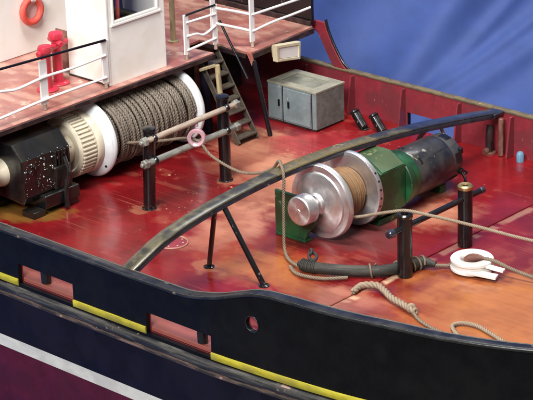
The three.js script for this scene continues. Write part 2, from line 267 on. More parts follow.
const xsAll = []; for (let x = -34; x < 8; x += 2) xsAll.push(x); for (let x = 8; x <= 30.81; x += 0.4) xsAll.push(Math.min(x, 30.8));
function thickSheet(polys, outer, inner) {                            // polys of [s,t]; outer / inner map them to points
  const P = [], edges = new Map(), key = (p) => p[0].toFixed(4) + ',' + p[1].toFixed(4);
  const tri = (a, b, c) => P.push(a.x, a.y, a.z, b.x, b.y, b.z, c.x, c.y, c.z);
  for (const q of polys) {
    for (let i = 1; i < q.length - 1; i++) { tri(outer(q[0]), outer(q[i]), outer(q[i + 1])); tri(inner(q[0]), inner(q[i + 1]), inner(q[i])); }
    for (let i = 0; i < q.length; i++) { const a = q[i], b = q[(i + 1) % q.length], k = key(b) + '|' + key(a); if (edges.has(k)) edges.delete(k); else edges.set(key(a) + '|' + key(b), [a, b]); }
  }
  for (const [a, b] of edges.values()) { tri(outer(a), inner(a), inner(b)); tri(outer(a), inner(b), outer(b)); }
  const g = new THREE.BufferGeometry(); g.setAttribute('position', new THREE.Float32BufferAttribute(P, 3)); g.computeVertexNormals();
  return toCreasedNormals(g, 0.5);
}
// a bulwark as a grid of cells (x, fraction of height) with freeing ports left open and a round fairlead hole
function bulwarkCells(ports, hole) {
  const xs = new Set(xsAll.map((x) => +x.toFixed(3))); for (const p of ports) { xs.add(p.x0); xs.add(p.x1); }
  if (hole) { for (const x of [...xs]) if (x > hole.x - hole.w - 0.2 && x < hole.x + hole.w + 0.2) xs.delete(x); xs.add(hole.x - hole.w); xs.add(hole.x + hole.w); }
  const X = [...xs].sort((a, b) => a - b), levels = [-0.35, 0, 1, 2], polys = [];
  const yAt = (x, l) => { const t = railTop(x) - 0.12; if (l === 0) return -0.35; if (l === 3) return t; if (l === 1) return -0.2; return 0.82; };
  for (let i = 0; i < X.length - 1; i++) for (let l = 0; l < 3; l++) {
    const a = X[i], b = X[i + 1], m = (a + b) / 2;
    if (l === 1 && ports.some((p) => m > p.x0 && m < p.x1)) continue;
    const quad = [[a, yAt(a, l)], [b, yAt(b, l)], [b, yAt(b, l + 1)], [a, yAt(a, l + 1)]];
    if (hole && l === 2 && Math.abs(m - hole.x) < hole.w) {
      const ring = [], n = 32; for (let k = 0; k < n; k++) { const t = (k / n) * Math.PI * 2; ring.push([hole.x + Math.cos(t) * hole.r, hole.y + Math.sin(t) * hole.r]); }
      for (let k = 0; k < n; k++) {                                   // fan from each side of the cell to the circle
        const t0 = (k / n) * Math.PI * 2, t1 = ((k + 1) / n) * Math.PI * 2, out = (t) => { const c = Math.cos(t), s = Math.sin(t), q = Math.max(Math.abs(c), Math.abs(s)), u = c / q, v = s / q; const xx = hole.x + u * hole.w, f = (v + 1) / 2; const y0 = quad[0][1] + (quad[1][1] - quad[0][1]) * (u + 1) / 2, y1 = quad[3][1] + (quad[2][1] - quad[3][1]) * (u + 1) / 2; return [xx, y0 + (y1 - y0) * f]; };
        polys.push([out(t0), out(t1), ring[(k + 1) % n], ring[k]]);
      }
    } else polys.push(quad);
  }
  return polys;
}
const side = (s, x, off) => Z0 + s * (half(x) + off);
const hull = thing('boat_hull', 'black model tugboat hull with red deck, yellow line and rubbed strake', 'boat hull', [0, 0, 0]);
const NEAR_PORTS = [{ x0: -2.4, x1: 1.3 }, { x0: 6.0, x1: 9.9 }], HOLE = { x: 12.2, y: 2.0, r: 0.36, w: 0.75 };
const FAR_PORTS = [{ x0: -1.15, x1: 2.38 }];
function bulwark(s, ports, hole, outMat, inMat, name) {
  const polys = bulwarkCells(ports, hole), flip = s < 0 ? polys.map((p) => [...p].reverse()) : polys;
  part(name, thickSheet(flip, ([x, y]) => V(x, y, side(s, x, 0.5)), ([x, y]) => V(x, y, side(s, x, 0.27))), outMat, hull);
  // the red lining on the inboard side
  part('bulwark_lining', thickSheet(flip, ([x, y]) => V(x, y, side(s, x, 0.268)), ([x, y]) => V(x, y, side(s, x, 0.2))), inMat, hull);
}
bulwark(1, NEAR_PORTS, HOLE, M.hull, M.bulwarkRed, 'bulwark');
bulwark(-1, FAR_PORTS, null, M.hull, M.bulwarkRed, 'bulwark');
function loft(xs, ring, closedRing = true) {                          // sections ring(x) -> list of points, joined along xs
  const rings = xs.map(ring), n = rings[0].length, P = [], I = [];
  rings.forEach((r) => r.forEach((p) => P.push(p.x, p.y, p.z)));
  for (let i = 0; i < rings.length - 1; i++) for (let k = 0; k < (closedRing ? n : n - 1); k++) { const a = i * n + k, b = i * n + (k + 1) % n, c = a + n, d = b + n; I.push(a, b, c, b, d, c); }
  for (const e of closedRing ? [0, rings.length - 1] : []) for (let k = 1; k < n - 1; k++) { const a = e * n; e ? I.push(a, a + k, a + k + 1) : I.push(a, a + k + 1, a + k); }
  const g = new THREE.BufferGeometry(); g.setAttribute('position', new THREE.Float32BufferAttribute(P, 3)); g.setIndex(I); g.computeVertexNormals();
  return toCreasedNormals(g, 0.9);
}
function capRing(s) { return (x) => { const t = railTop(x), o = []; for (let k = 0; k < 16; k++) { const a = (k / 16) * Math.PI * 2, c = Math.cos(a), d = Math.sin(a); const u = Math.sign(c) * Math.abs(c) ** 0.6, v = Math.sign(d) * Math.abs(d) ** 0.6; o.push(V(x, t - 0.08 + v * 0.10, side(s, x, 0.36 + u * (s > 0 ? 0.28 : 0.19)))); } return s > 0 ? o : o.reverse(); }; }
part('rail_cap', loft(xsAll, capRing(1)), M.rail, hull);
part('rail_cap', loft(xsAll, capRing(-1)), M.railFar, hull);
part('rail_edge', loft(xsAll, (x) => { const t = railTop(x), o = []; for (let k = 0; k < 8; k++) { const a = (k / 8) * Math.PI * 2; o.push(V(x, t - 0.06 + Math.sin(a) * 0.085, side(1, x, 0.10 + Math.cos(a) * 0.06))); } return o; }), M.railEdge, hull);
// plating below the deck line, both sides: black band, white boot line, maroon bottom
function plate(s, levels) { return (x) => { const o = levels.map(([y, off]) => V(x, y, side(s, x, off))); const i = levels.map(([y, off]) => V(x, y, side(s, x, off - 0.12))).reverse(); const r = o.concat(i); return s > 0 ? r.reverse() : r; }; }
for (const s of [1, -1]) {
  part('hull_plating', loft(xsAll, plate(s, [[-0.351, 0.498], [-1.2, 0.47], [-2.2, 0.42], [-3.36, 0.34]])), M.navy, hull);
  part('boot_line', loft(xsAll, plate(s, [[-3.361, 0.345], [-4.0, 0.29]])), M.whiteLine, hull);
  part('hull_bottom', loft(xsAll, plate(s, [[-4.001, 0.285], [-6.5, 0.15], [-8.8, -0.5], [-9.7, -2.5], [-9.95, -12]])), M.maroon, hull);
  const strakeRing = (yc, ry, rz, off) => (x) => { const o = []; for (let k = 0; k < 10; k++) { const a = -Math.PI / 2 + (k / 9) * Math.PI; o.push(V(x, yc + Math.sin(a) * ry, side(s, x, off + Math.cos(a) * rz))); } return s > 0 ? o : o.reverse(); };
  part('rubbing_strake', loft(xsAll, strakeRing(-0.60, 0.23, 0.20, 0.50)), M.strake, hull);
  part('lower_strake', loft(xsAll, strakeRing(-0.98, 0.12, 0.12, 0.48)), M.strakeWorn, hull);
}
// the yellow line runs between the freeing ports on the near side
const yl = (a, b) => { const xs = []; const n = Math.max(2, Math.ceil((b - a) / 0.5)); for (let i = 0; i <= n; i++) xs.push(a + (b - a) * i / n); const h = (x) => curve1([-34, -3.7, 6, 10, 15, 31], [-0.14, -0.14, -0.06, -0.10, -0.14, -0.1])(x); return loft(xs, (x) => [[h(x) - 0.165, 0.502], [h(x) - 0.165, 0.55], [h(x) - 0.14, 0.57], [h(x) + 0.14, 0.57], [h(x) + 0.165, 0.55], [h(x) + 0.165, 0.502]].map(([y, o]) => V(x, y, side(1, x, o))).reverse()); };
for (const [a, b] of [[-34, -2.42], [1.32, 5.98], [9.92, 30.8]]) part('yellow_line', yl(a, b), M.yellow, hull);
// bulwark frames
for (const x of [-8.2, -4.9, -1.3, 2.5, 5.95, 10.5]) part('bulwark_frame', prism([[side(-1, x, 0.2), 0.01], [side(-1, x, -0.42), 0.01], [side(-1, x, -0.12), railTop(x) - 0.2], [side(-1, x, 0.2), railTop(x) - 0.2]], x - 0.055, x + 0.055, 'x', 0.015), M.bulwarkRed, hull);
for (const x of [-1.1, 3.6, 8.9, 13.5, 17.5]) part('bulwark_frame', rod(V(x, 0.01, side(1, x, -0.05)), V(x, railTop(x) - 0.2, side(1, x, 0.05)), 0.24), M.black, hull);
// deck panels with an open joint between them
function deckPanel(x0, x1) {
  const n = Math.ceil((x1 - x0) / 0.5), P = [], U = [], I = [];
  const xs = [...Array(n + 1).keys()].map((i) => x0 + (x1 - x0) * i / n);
  for (const [y, e] of [[-0.18, 0], [-0.03, 0], [0, 0.03]]) xs.forEach((x, i) => { const xx = Math.min(x1 - e, Math.max(x0 + e, x)); for (const s of [-1, 1]) { const z = side(s, xx, 0.19 - e); P.push(xx, y, z); U.push((xx - DX0) / (DX1 - DX0), (z - DZ0) / (DZ1 - DZ0)); } });
  const L = (n + 1) * 2, quad = (a, b, c, d) => I.push(a, b, c, a, c, d);
  for (let i = 0; i < n; i++) { const t = 2 * L + i * 2; quad(t, t + 1, t + 3, t + 2); for (const l of [0, L]) { quad(l + i * 2 + 1, l + i * 2 + 3, l + L + i * 2 + 3, l + L + i * 2 + 1); quad(l + i * 2 + 2, l + i * 2, l + L + i * 2, l + L + i * 2 + 2); } }
  for (const l of [0, L]) { quad(l, l + 1, l + L + 1, l + L); const e = l + n * 2; quad(e + 1, e, e + L, e + L + 1); }
  const g = new THREE.BufferGeometry(); g.setAttribute('position', new THREE.Float32BufferAttribute(P, 3)); g.setAttribute('uv', new THREE.Float32BufferAttribute(U, 2)); g.setIndex(I); g.computeVertexNormals();
  return toCreasedNormals(g, 0.3);
}
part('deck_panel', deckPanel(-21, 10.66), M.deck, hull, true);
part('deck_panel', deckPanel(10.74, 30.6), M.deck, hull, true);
part('deck_beam', box(10.3, 11.1, -0.5, -0.19, -12, 13.5), M.darkWall, hull);
// raised bracket where the far bulwark climbs to the upper deck
part('bulwark_bracket', prism([[-7.95, 4.3], [-7.5, 4.1], [-7.25, 3.7], [-6.95, 3.2], [-6.6, 2.6], [-6.3, 2.32], [-5.45, 2.32], [-5.75, 2.55], [-6.1, 3.0], [-6.5, 3.6], [-6.85, 4.3], [-7.0, 4.75], [-7.95, 4.75]], side(-1, 0, 0.42), side(-1, 0, 0.2), 'z', 0.02).scale(1, 1, 1), M.bulwarkRed, hull);
part('bracket_capping', sweep(spline([[-5.4, 2.36, side(-1, 0, 0.34)], [-5.75, 2.62, side(-1, 0, 0.34)], [-6.1, 3.07, side(-1, 0, 0.34)], [-6.5, 3.68, side(-1, 0, 0.34)], [-6.85, 4.4, side(-1, 0, 0.34)], [-7.0, 4.9, side(-1, 0, 0.34)]], 30), 0.08, 8), M.black, hull);
// fairlead ring in the round hole
part('fairlead_ring', torus(HOLE.r, 0.03, V(HOLE.x, HOLE.y, side(1, HOLE.x, 0.5)), V(0.03, 0, 1), 32, 10), M.black, hull);

// ------------------------------------------------------------------ upper deck and deckhouse
const UH = 4.6;
const ud = thing('upper_deck', 'worn red upper deck with dark edge, over the large winch', 'upper deck', [-9, UH, 0]);
part('deck_plate', prism([[-21, 13.6], [-8.55, 13.6], [-8.55, -5.4], [-10.65, -5.2], [-10.75, -6.6], [-9.2, -6.75], [-7.3, -6.55], [-7.0, -6.9], [-7.4, -12.05], [-21, -12.05]], UH - 0.16, UH, 'y', 0.02), M.deckUpper, ud);
const edgeLine = [[-8.5, 13.6], [-8.5, -5.4], [-10.65, -5.15]];
part('edge_fascia', [box(-8.53, -8.43, UH - 0.30, UH - 0.04, -5.4, 13.6, 0.03), bar(V(-8.5, UH - 0.24, -5.36), V(-10.65, UH - 0.24, -5.16), 0.08, 0.26), bar(V(-10.75, UH - 0.24, -6.62), V(-7.3, UH - 0.24, -6.5), 0.08, 0.26), bar(V(-6.98, UH - 0.24, -6.75), V(-7.36, UH - 0.24, -12.1), 0.1, 0.30)], M.fascia, ud);
part('corner_bracket', prism([[-7.02, UH - 0.05], [-7.35, UH - 0.05], [-7.1, UH - 0.5], [-6.96, UH - 0.75], [-6.9, UH - 0.5]], -6.75, -6.6, 'z', 0.02), M.deckUpper, ud);
part('support_post', rod(V(-6.96, UH - 0.45, -6.75), V(-6.03, 0.01, -6.9), 0.13), M.black, ud);
part('support_post', rod(V(-9.0, UH - 0.3, -5.0), V(-9.0, 0.01, -5.2), 0.26), M.navy, ud);
part('starboard_wall', box(-21, -7.5, UH + 0.01, 7.6, -12.32, -12.1, 0.05), M.black, ud);
part('wall_foot', box(-21, -7.5, UH + 0.005, UH + 0.3, -12.08, -11.95, 0.03), M.fascia, ud);
const lw = thing('lower_bulkhead', 'steel bulkhead under the upper deck, its shade put into the colour', 'bulkhead', [-13, 0, 0]);
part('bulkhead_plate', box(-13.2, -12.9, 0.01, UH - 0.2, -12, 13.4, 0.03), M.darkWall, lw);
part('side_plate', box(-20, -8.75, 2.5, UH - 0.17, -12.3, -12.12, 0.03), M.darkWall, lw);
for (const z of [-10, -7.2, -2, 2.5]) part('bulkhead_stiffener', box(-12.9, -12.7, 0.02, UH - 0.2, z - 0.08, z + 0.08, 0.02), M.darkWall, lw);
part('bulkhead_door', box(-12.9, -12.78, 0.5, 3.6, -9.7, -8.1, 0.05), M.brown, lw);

const dh = thing('deckhouse', 'white deckhouse with aft window and brown side door', 'deckhouse', [-16, UH, 0]);
const WX = -9.15, WZ0 = -2.25, WZ1 = 1.87, WTOP = 11;
part('main_wall', box(-16.7, -16.4, UH + 0.005, WTOP, -2.6, 13, 0.05), M.white, dh);
// the house that stands out aft: walls with thickness, window opening in the aft wall
const sideShape = new THREE.Shape([[-12.0, UH + 0.005], [WX, UH + 0.005], [WX, WTOP], [-12.0, WTOP]].map((p) => new THREE.Vector2(...p)));
part('side_wall', new THREE.ExtrudeGeometry(sideShape, { depth: 0.14, bevelEnabled: false }).translate(0, 0, WZ1 - 0.14), M.white, dh);
part('side_wall', box(-12.0, WX, UH + 0.005, WTOP, WZ0, WZ0 + 0.14, 0.03), M.white, dh);
const aftShape = new THREE.Shape([[WZ0 + 0.001, UH + 0.005], [WZ1 - 0.001, UH + 0.005], [WZ1 - 0.001, WTOP], [WZ0 + 0.001, WTOP]].map((p) => new THREE.Vector2(...p)));
aftShape.holes.push(new THREE.Path([[-1.78, 7.86], [1.45, 7.86], [1.45, 10.6], [-1.78, 10.6]].map((p) => new THREE.Vector2(...p))));
part('aft_wall', new THREE.ExtrudeGeometry(aftShape, { depth: 0.16, bevelEnabled: false }).rotateY(-Math.PI / 2).scale(1, 1, 1).translate(WX + 0.16 + 0.002, 0, 0), M.white, dh);
part('corner_trim', [box(WX + 0.1, WX + 0.2, UH + 0.01, WTOP, WZ1 - 0.1, WZ1 + 0.03, 0.03)], M.white, dh);
part('sill', box(WX + 0.14, WX + 0.26, 7.70, 7.83, -1.95, 1.6, 0.03), M.white, dh);
const win = part('window', [box(WX + 0.02, WX + 0.22, 7.84, 7.95, -1.8, 1.47, 0.02), box(WX + 0.02, WX + 0.22, 7.95, 10.6, 1.36, 1.47, 0.02), box(WX + 0.02, WX + 0.22, 7.95, 10.6, -1.8, -1.69, 0.02)], M.white, dh);
part('pane', box(WX + 0.07, WX + 0.10, 7.93, 10.5, -1.7, 1.38, 0.01), M.glass, win);
part('control_lever', [rod(V(WX - 0.35, 7.31, 0.62), V(WX - 0.35, 10, 0.5), 0.11)], M.buoy, dh);
part('interior_floor', box(-11.95, WX - 0.3, 7.2, 7.3, WZ0 + 0.2, WZ1 - 0.2), M.interior, dh);
part('interior_wall', box(-12.0, -11.85, UH + 0.01, WTOP, WZ0 + 0.2, WZ1 - 0.2), M.interior, dh);
part('roof', box(-12.3, WX + 0.3, WTOP, WTOP + 0.2, WZ0 - 0.1, WZ1 + 0.1), M.white, dh);
const door = part('door', box(-12.95, -12.03, UH + 0.1, 6.95, WZ1 - 0.11, WZ1 - 0.03, 0.02), M.brown, dh);
for (const [x0, x1] of [[-12.84, -12.56], [-12.44, -12.14]]) part('door_panel', box(x0, x1, UH + 0.3, 6.75, WZ1 - 0.05, WZ1 - 0.01, 0.015), M.brown, door);
part('foot_trim', box(-12.0, WX + 0.1, UH + 0.005, UH + 0.1, WZ1 + 0.005, WZ1 + 0.06, 0.02), M.fascia, dh);

const lb = thing('lifebuoy', 'orange lifebuoy ring hanging on the white deckhouse wall', 'lifebuoy', [-16.3, 7.05, 0.6]);
{ const c = V(-16.2, 6.98, 0.55), seg = (a0, a1) => { const p = []; for (let i = 0; i <= 20; i++) { const a = a0 + (a1 - a0) * i / 20; p.push(V(c.x, c.y + Math.cos(a) * 0.63, c.z - Math.sin(a) * 0.63)); } return p; };
  part('ring', sweep(seg(0.35, Math.PI * 2 - 0.25), 0.19, 14), M.buoy, lb);
  part('white_band', sweep(seg(-0.24, 0.34), 0.2, 14), M.white, lb); }

const vb = thing('mooring_bitts', 'bright red twin mooring bitts on the upper deck beside the door', 'mooring bitts', [-11.2, UH, 3.6]);
for (const [x, z, h] of [[-11.45, 3.15, 2.75], [-11.15, 4.2, 2.35]]) {
  const pp = part('post', lathe([[0.29, 0.12], [0.26, 0.3], [0.26, h - 0.45], [0.28, h - 0.38], [0.38, h - 0.3], [0.40, h - 0.14], [0.35, h], [0.2, h + 0.04], [0, h + 0.05]], V(x, UH, z), V(0, 1, 0), 28), M.redPaint, vb);
  part('foot_flange', lathe([[0, 0.005], [0.55, 0.005], [0.57, 0.05], [0.53, 0.1], [0.3, 0.14], [0.28, 0.12]], V(x, UH, z), V(0, 1, 0), 28), M.redPaint, pp);
}
part('cross_arm', [rod(V(-11.5, UH + 2.12, 2.4), V(-11.1, UH + 2.02, 4.75), 0.16), rod(V(-12.1, UH + 2.3, 3.0), V(-10.9, UH + 2.25, 3.3), 0.16)], M.redPaint, vb);

// ------------------------------------------------------------------ railings
const wire = (pts, r = 0.075, n = 24) => sweep(spline(pts, n), r, 8);
function stanchion(x, z, h, parent, w = 0.36) { const s = part('stanchion', [box(x - 0.05, x + 0.05, UH + 0.3, UH + h, z - w / 2, z + w / 2, 0.03)], M.whiteWire, parent); part('stanchion_foot', [rod(V(x, UH + 0.005, z), V(x, UH + 0.34, z), 0.10)], M.pinkBar, s); return s; }
const ra = thing('guard_rail', 'white wire guard rail with dark top bar, before the red bitts', 'guard rail', [-8.9, UH, 6]);
stanchion(-8.95, 6.35, 2.6, ra, 0.5); stanchion(-8.95, 11.5, 2.6, ra, 0.5); stanchion(-8.9, 2.2, 2.6, ra, 0.4);
part('top_bar', rod(V(-8.9, 7.62, 11.6), V(-8.82, 7.2, 2.15), 0.065), M.navy, ra);
part('rail_wire', wire([[-8.88, 6.5, 11.5], [-8.88, 6.38, 9.2], [-8.88, 6.22, 8.3], [-8.86, 6.36, 6.4], [-8.86, 6.32, 4.4], [-8.84, 6.4, 2.2]]), M.whiteWire, ra);
part('rail_wire', wire([[-8.86, 5.0, 11.5], [-8.86, 5.05, 9.3], [-8.84, 5.2, 6.4], [-8.84, 5.22, 2.2]]), M.whiteWire, ra);
const rb = thing('guard_rail', 'short white guard rail with two stanchions beside the stair opening', 'guard rail', [-8.85, UH, -5]);
stanchion(-8.85, -3.66, 2.5, rb); stanchion(-8.85, -5.85, 2.5, rb);
part('rail_wire', wire([[-8.8, 6.65, -3.66], [-8.8, 6.6, -5.85]]), M.whiteWire, rb);
part('rail_wire', wire([[-8.8, 5.9, -3.66], [-8.8, 5.85, -4.4], [-8.8, 5.68, -4.9], [-8.8, 5.95, -5.85]]), M.whiteWire, rb);
part('rail_wire', wire([[-8.8, 5.12, -3.66], [-8.8, 5.25, -5.85]]), M.whiteWire, rb);
part('top_bar', rod(V(-8.82, 7.06, -3.6), V(-8.82, 7.08, -5.9), 0.06), M.black, rb);
const rc = thing('guard_rail', 'white guard rail round the starboard wing above the grey cabinet', 'guard rail', [-7.5, UH, -8]);
stanchion(-7.55, -7.35, 2.9, rc); stanchion(-10.6, -7.5, 2.6, rc);
part('rail_wire', wire([[-8.85, 6.9, -5.9], [-8.2, 6.65, -6.7], [-7.52, 6.42, -7.35]]), M.whiteWire, rc);
part('rail_wire', wire([[-8.85, 6.05, -5.9], [-8.2, 5.75, -6.7], [-7.52, 5.5, -7.35]]), M.whiteWire, rc);
part('rail_wire', wire([[-7.5, 6.42, -7.35], [-7.55, 6.38, -9], [-7.55, 6.35, -12.1]]), M.whiteWire, rc);
part('rail_wire', wire([[-7.5, 5.5, -7.35], [-7.55, 5.6, -9], [-7.55, 5.62, -10.5], [-7.55, 5.66, -12.05]]), M.whiteWire, rc);
const mp = thing('deck_pole', 'thin tan pole standing on the upper deck behind the short rail', 'pole', [-11.6, UH, -5.4]);
part('pole', rod(V(-11.6, UH + 0.005, -5.4), V(-11.6, UH + 4, -5.4), 0.15), M.tan, mp);
part('pole_foot', lathe([[0, 0.003], [0.3, 0.003], [0.3, 0.08], [0.16, 0.12]], V(-11.6, UH, -5.4), V(0, 1, 0), 20), M.tan, mp);

// stair from the main deck up through the opening
const st = thing('stair', 'narrow dark stair leading up through the opening by the winch', 'stair', [-7.5, 0, -5.8]);
const SA = V(-6.35, 0.05, 0), SB = V(-9.1, 4.35, 0), sAt = (t, z) => V(SA.x + (SB.x - SA.x) * t, SA.y + (SB.y - SA.y) * t, z);
for (const z of [-6.2, -4.75]) part('stringer', bar(sAt(0, z), sAt(1, z), 0.09, 0.34, V(0.84, 0.54, 0)), M.ladder, st);
for (let i = 0; i < 7; i++) { const p = sAt((i + 0.5) / 7.2, 0); part('tread', box(p.x - 0.26, p.x + 0.26, p.y - 0.05, p.y + 0.05, -6.15, -4.8, 0.02), M.ladder, st); }
part('hand_rail', rod(V(-8.95, 6.1, -6.3), V(-7.0, 3.2, -6.3), 0.07), M.black, st);
const sp = thing('stair_pole', 'tan vertical pole with top bracket behind the rope guide post', 'pole', [-8.4, 0, -4.9]);
part('pole', rod(V(-7.35, 0.01, -4.75), V(-7.87, 4.2, -4.9), 0.15), M.tan, sp);
part('bracket', bar(V(-7.9, 4.18, -4.8), V(-8.6, 3.9, -4.3), 0.2, 0.14), M.tan, sp);

// ------------------------------------------------------------------ floodlight and cabinet
const fl = thing('floodlight', 'cream rectangular floodlight hanging under the starboard deck wing', 'floodlight', [-7, 4, -9]);
{ const s = new THREE.Shape([[8.1, 3.8], [9.9, 3.5], [9.95, 4.42], [8.05, 4.68]].map((p) => new THREE.Vector2(...p))); s.holes.push(new THREE.Path([[8.22, 3.88], [9.8, 3.61], [9.84, 4.3], [8.18, 4.55]].map((p) => new THREE.Vector2(...p))));
  part('rim', new THREE.ExtrudeGeometry(s, { depth: 0.3, bevelEnabled: true, bevelSize: 0.025, bevelThickness: 0.025, bevelSegments: 2 }).rotateY(Math.PI / 2).translate(-6.75, 0, 0), M.floodRim, fl);
  part('reflector', prism([[8.15, 3.82], [9.85, 3.55], [9.88, 4.36], [8.12, 4.6]], 0, 0.06, 'z', 0.01).rotateY(Math.PI / 2).translate(-6.74, 0, 0), M.white, fl);
  part('lens', prism([[8.25, 3.92], [9.77, 3.65], [9.8, 4.26], [8.22, 4.5]], 0, 0.04, 'z', 0.01).rotateY(Math.PI / 2).translate(-6.52, 0, 0), M.block, fl);
  part('housing', prism([[8.3, 3.9], [9.7, 3.65], [9.75, 4.25], [8.25, 4.5]], 0, 0.3, 'z', 0.05).rotateY(Math.PI / 2).translate(-7.06, 0, 0), M.tan, fl);
  part('hanger', rod(V(-6.9, 4.3, -8.8), V(-6.95, 4.55, -8.8), 0.1), M.tan, fl); }
const gc = thing('cabinet', 'grey metal deck cabinet with two doors and recessed lid', 'cabinet', [-6.1, 0, -10]);
const CX0 = -7.9, CX1 = -4.4, CZ0 = -11.15, CZ1 = -8.8, CH = 2.28;
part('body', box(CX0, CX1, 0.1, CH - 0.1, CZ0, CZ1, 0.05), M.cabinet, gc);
part('end_panel', box(CX1 - 0.01, CX1 + 0.03, 0.12, CH - 0.1, CZ0 + 0.04, CZ1 - 0.04, 0.015), M.cabinetSideShade, gc);
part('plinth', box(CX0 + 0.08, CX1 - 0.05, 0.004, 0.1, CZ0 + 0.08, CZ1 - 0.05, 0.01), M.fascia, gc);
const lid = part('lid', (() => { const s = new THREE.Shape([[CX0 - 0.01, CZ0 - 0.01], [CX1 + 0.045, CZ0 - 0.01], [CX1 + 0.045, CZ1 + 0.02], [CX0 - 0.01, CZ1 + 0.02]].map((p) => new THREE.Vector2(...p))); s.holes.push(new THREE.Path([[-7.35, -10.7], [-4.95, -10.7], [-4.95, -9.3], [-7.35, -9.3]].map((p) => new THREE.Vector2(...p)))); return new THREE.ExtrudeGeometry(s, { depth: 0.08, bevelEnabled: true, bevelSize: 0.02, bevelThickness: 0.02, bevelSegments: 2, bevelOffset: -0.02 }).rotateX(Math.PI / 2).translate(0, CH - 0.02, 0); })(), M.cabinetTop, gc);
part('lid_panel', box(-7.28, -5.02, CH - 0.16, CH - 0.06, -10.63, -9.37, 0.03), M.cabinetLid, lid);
for (const [a, b, hx] of [[-7.8, -6.85, -7.0], [-6.72, -4.75, -6.3]]) {
  part('corner_post', box(b + 0.04, b + 0.1, 0.15, CH - 0.12, CZ1 - 0.01, CZ1 + 0.035, 0.01), M.fascia, gc);
  const d = part('door', box(a, b, 0.22, CH - 0.2, CZ1 + 0.003, CZ1 + 0.06, 0.02), M.cabinet, gc);
  part('handle', box(hx - 0.06, hx + 0.06, 1.0, 1.38, CZ1 + 0.06, CZ1 + 0.13, 0.02), M.black, d);
  for (const y of [0.5, 1.75]) part('hinge', rod(V(hx > -6.8 ? b - 0.03 : a + 0.03, y - 0.13, CZ1 + 0.06), V(hx > -6.8 ? b - 0.03 : a + 0.03, y + 0.13, CZ1 + 0.06), 0.03), M.cabinet, d);
}

// ------------------------------------------------------------------ large towing winch
const ZD = V(0, 0, 1), lwn = thing('towing_winch', 'large towing winch with dark rope drum and white flanges', 'winch', [-9.3, 0, 0]);
const AX = -9.3, AY = 2.12, at = (z) => V(AX, AY, z);
part('drum', rod(at(-3.2), at(3.2), 1.3), M.ropeDark, lwn);
{ const geos = [], turns = 26, zA = -2.88, zB = 2.94, n = turns * 72, c = [];
  for (let i = 0; i <= n; i++) { const t = i / n, a = t * turns * Math.PI * 2, k = 1.64 + 0.05 * Math.sin(t * 37) + 0.03 * Math.sin(t * 91); c.push(V(AX + Math.cos(a) * k, AY + Math.sin(a) * k, zA + (zB - zA) * t + 0.05 * Math.sin(a * 0.37))); }
  part('rope_winding', twist(c, 0.128, 0.46, 3, 5), M.ropeDark, lwn); }
const flange = (z, d) => lathe([[0.5, 0], [1.92, 0], [2.02, 0.06], [2.04, 0.16], [2.0, 0.28], [1.9, 0.36], [1.62, 0.56], [1.5, 0.58], [0.5, 0.58]], at(z), V(0, 0, d), 72);
part('flange', flange(3.1, 1), M.flangeWhite, lwn);
part('flange', flange(-3.0, -1), M.flangeWhite, lwn);
part('flange_bolt', rod(V(AX + 1.42, AY - 1.12, 3.42), V(AX + 1.42, AY - 1.12, 3.54), 0.09, 8), M.black, lwn);
part('brake_band', lathe([[0, 0], [1.6, 0], [1.64, 0.06], [1.64, 0.4], [1.6, 0.46], [0, 0.46]], at(3.66), ZD, 64), M.cream, lwn);
part('gear_wheel', lathe([[0, 0], [1.5, 0], [1.52, 0.04], [1.52, 0.96], [1.46, 1.0], [1.3, 1.02], [1.2, 0.9], [0, 0.9]], at(4.12), ZD, 64), M.cream, lwn);
for (let i = 0; i < 44; i++) { const a = (i / 44) * Math.PI * 2, c = V(AX + Math.cos(a) * 1.55, AY + Math.sin(a) * 1.55, 4.63), g = new RoundedBoxGeometry(0.14, 0.11, 0.86, 2, 0.03).rotateZ(a).translate(c.x, c.y, c.z); part('gear_tooth', g, M.cream, lwn); }
part('hub', lathe([[0, 0], [0.85, 0], [0.85, 1.3], [0.75, 1.4], [0.5, 1.42], [0, 1.42]], at(5.0), ZD, 40), M.cream, lwn);
const gbx = part('gearbox', [prism([[-10.6, 0.9], [-7.75, 0.7], [-7.5, 1.1], [-7.6, 3.0], [-8.3, 3.75], [-10.6, 3.85]], 6.1, 9.3, 'z', 0.1), box(-10.3, -7.15, 0.3, 1.0, 6.0, 8.3, 0.08), box(-8.2, -7.35, 1.0, 2.2, 6.3, 7.4, 0.12)], M.oily, lwn);
for (let i = 0; i < 5; i++) part('gearbox_rib', box(-7.62, -7.4, 2.2, 3.0, 6.3 + i * 0.22, 6.4 + i * 0.22, 0.03), M.oily, gbx);
for (let i = 0; i < 9; i++) { const y = 1.3 + rnd() * 1.6, z = 6.3 + rnd() * 2.8; part('bolt', rod(V(-7.6, y, z), V(-7.4, y, z), 0.085, 6), M.oily, gbx); }
part('oil_drops', [...Array(110).keys()].map(() => { const y = 1.2 + rnd() * 1.9, z = 6.25 + rnd() * 3, r = 0.012 + 0.04 * rnd() ** 4; return new THREE.SphereGeometry(r, 8, 6).translate(-7.5 - (y - 1.1) * 0.05 + 0.0, y, z); }), M.drop, gbx).userData.kind = 'stuff';
part('pipe', sweep(spline([[-7.4, 2.6, 6.7], [-7.1, 1.9, 6.75], [-7.05, 1.0, 7.0], [-6.95, 0.12, 7.1]], 24), 0.12, 8), M.oily, gbx);
for (const [x0, x1, z0, z1] of [[-8.1, -7.2, 6.1, 6.9], [-8.1, -7.2, 8.3, 9.1], [-10.4, -9.8, 6.1, 9.1]]) part('foot', box(x0, x1, 0.004, 0.34, z0, z1, 0.05), M.oily, lwn);
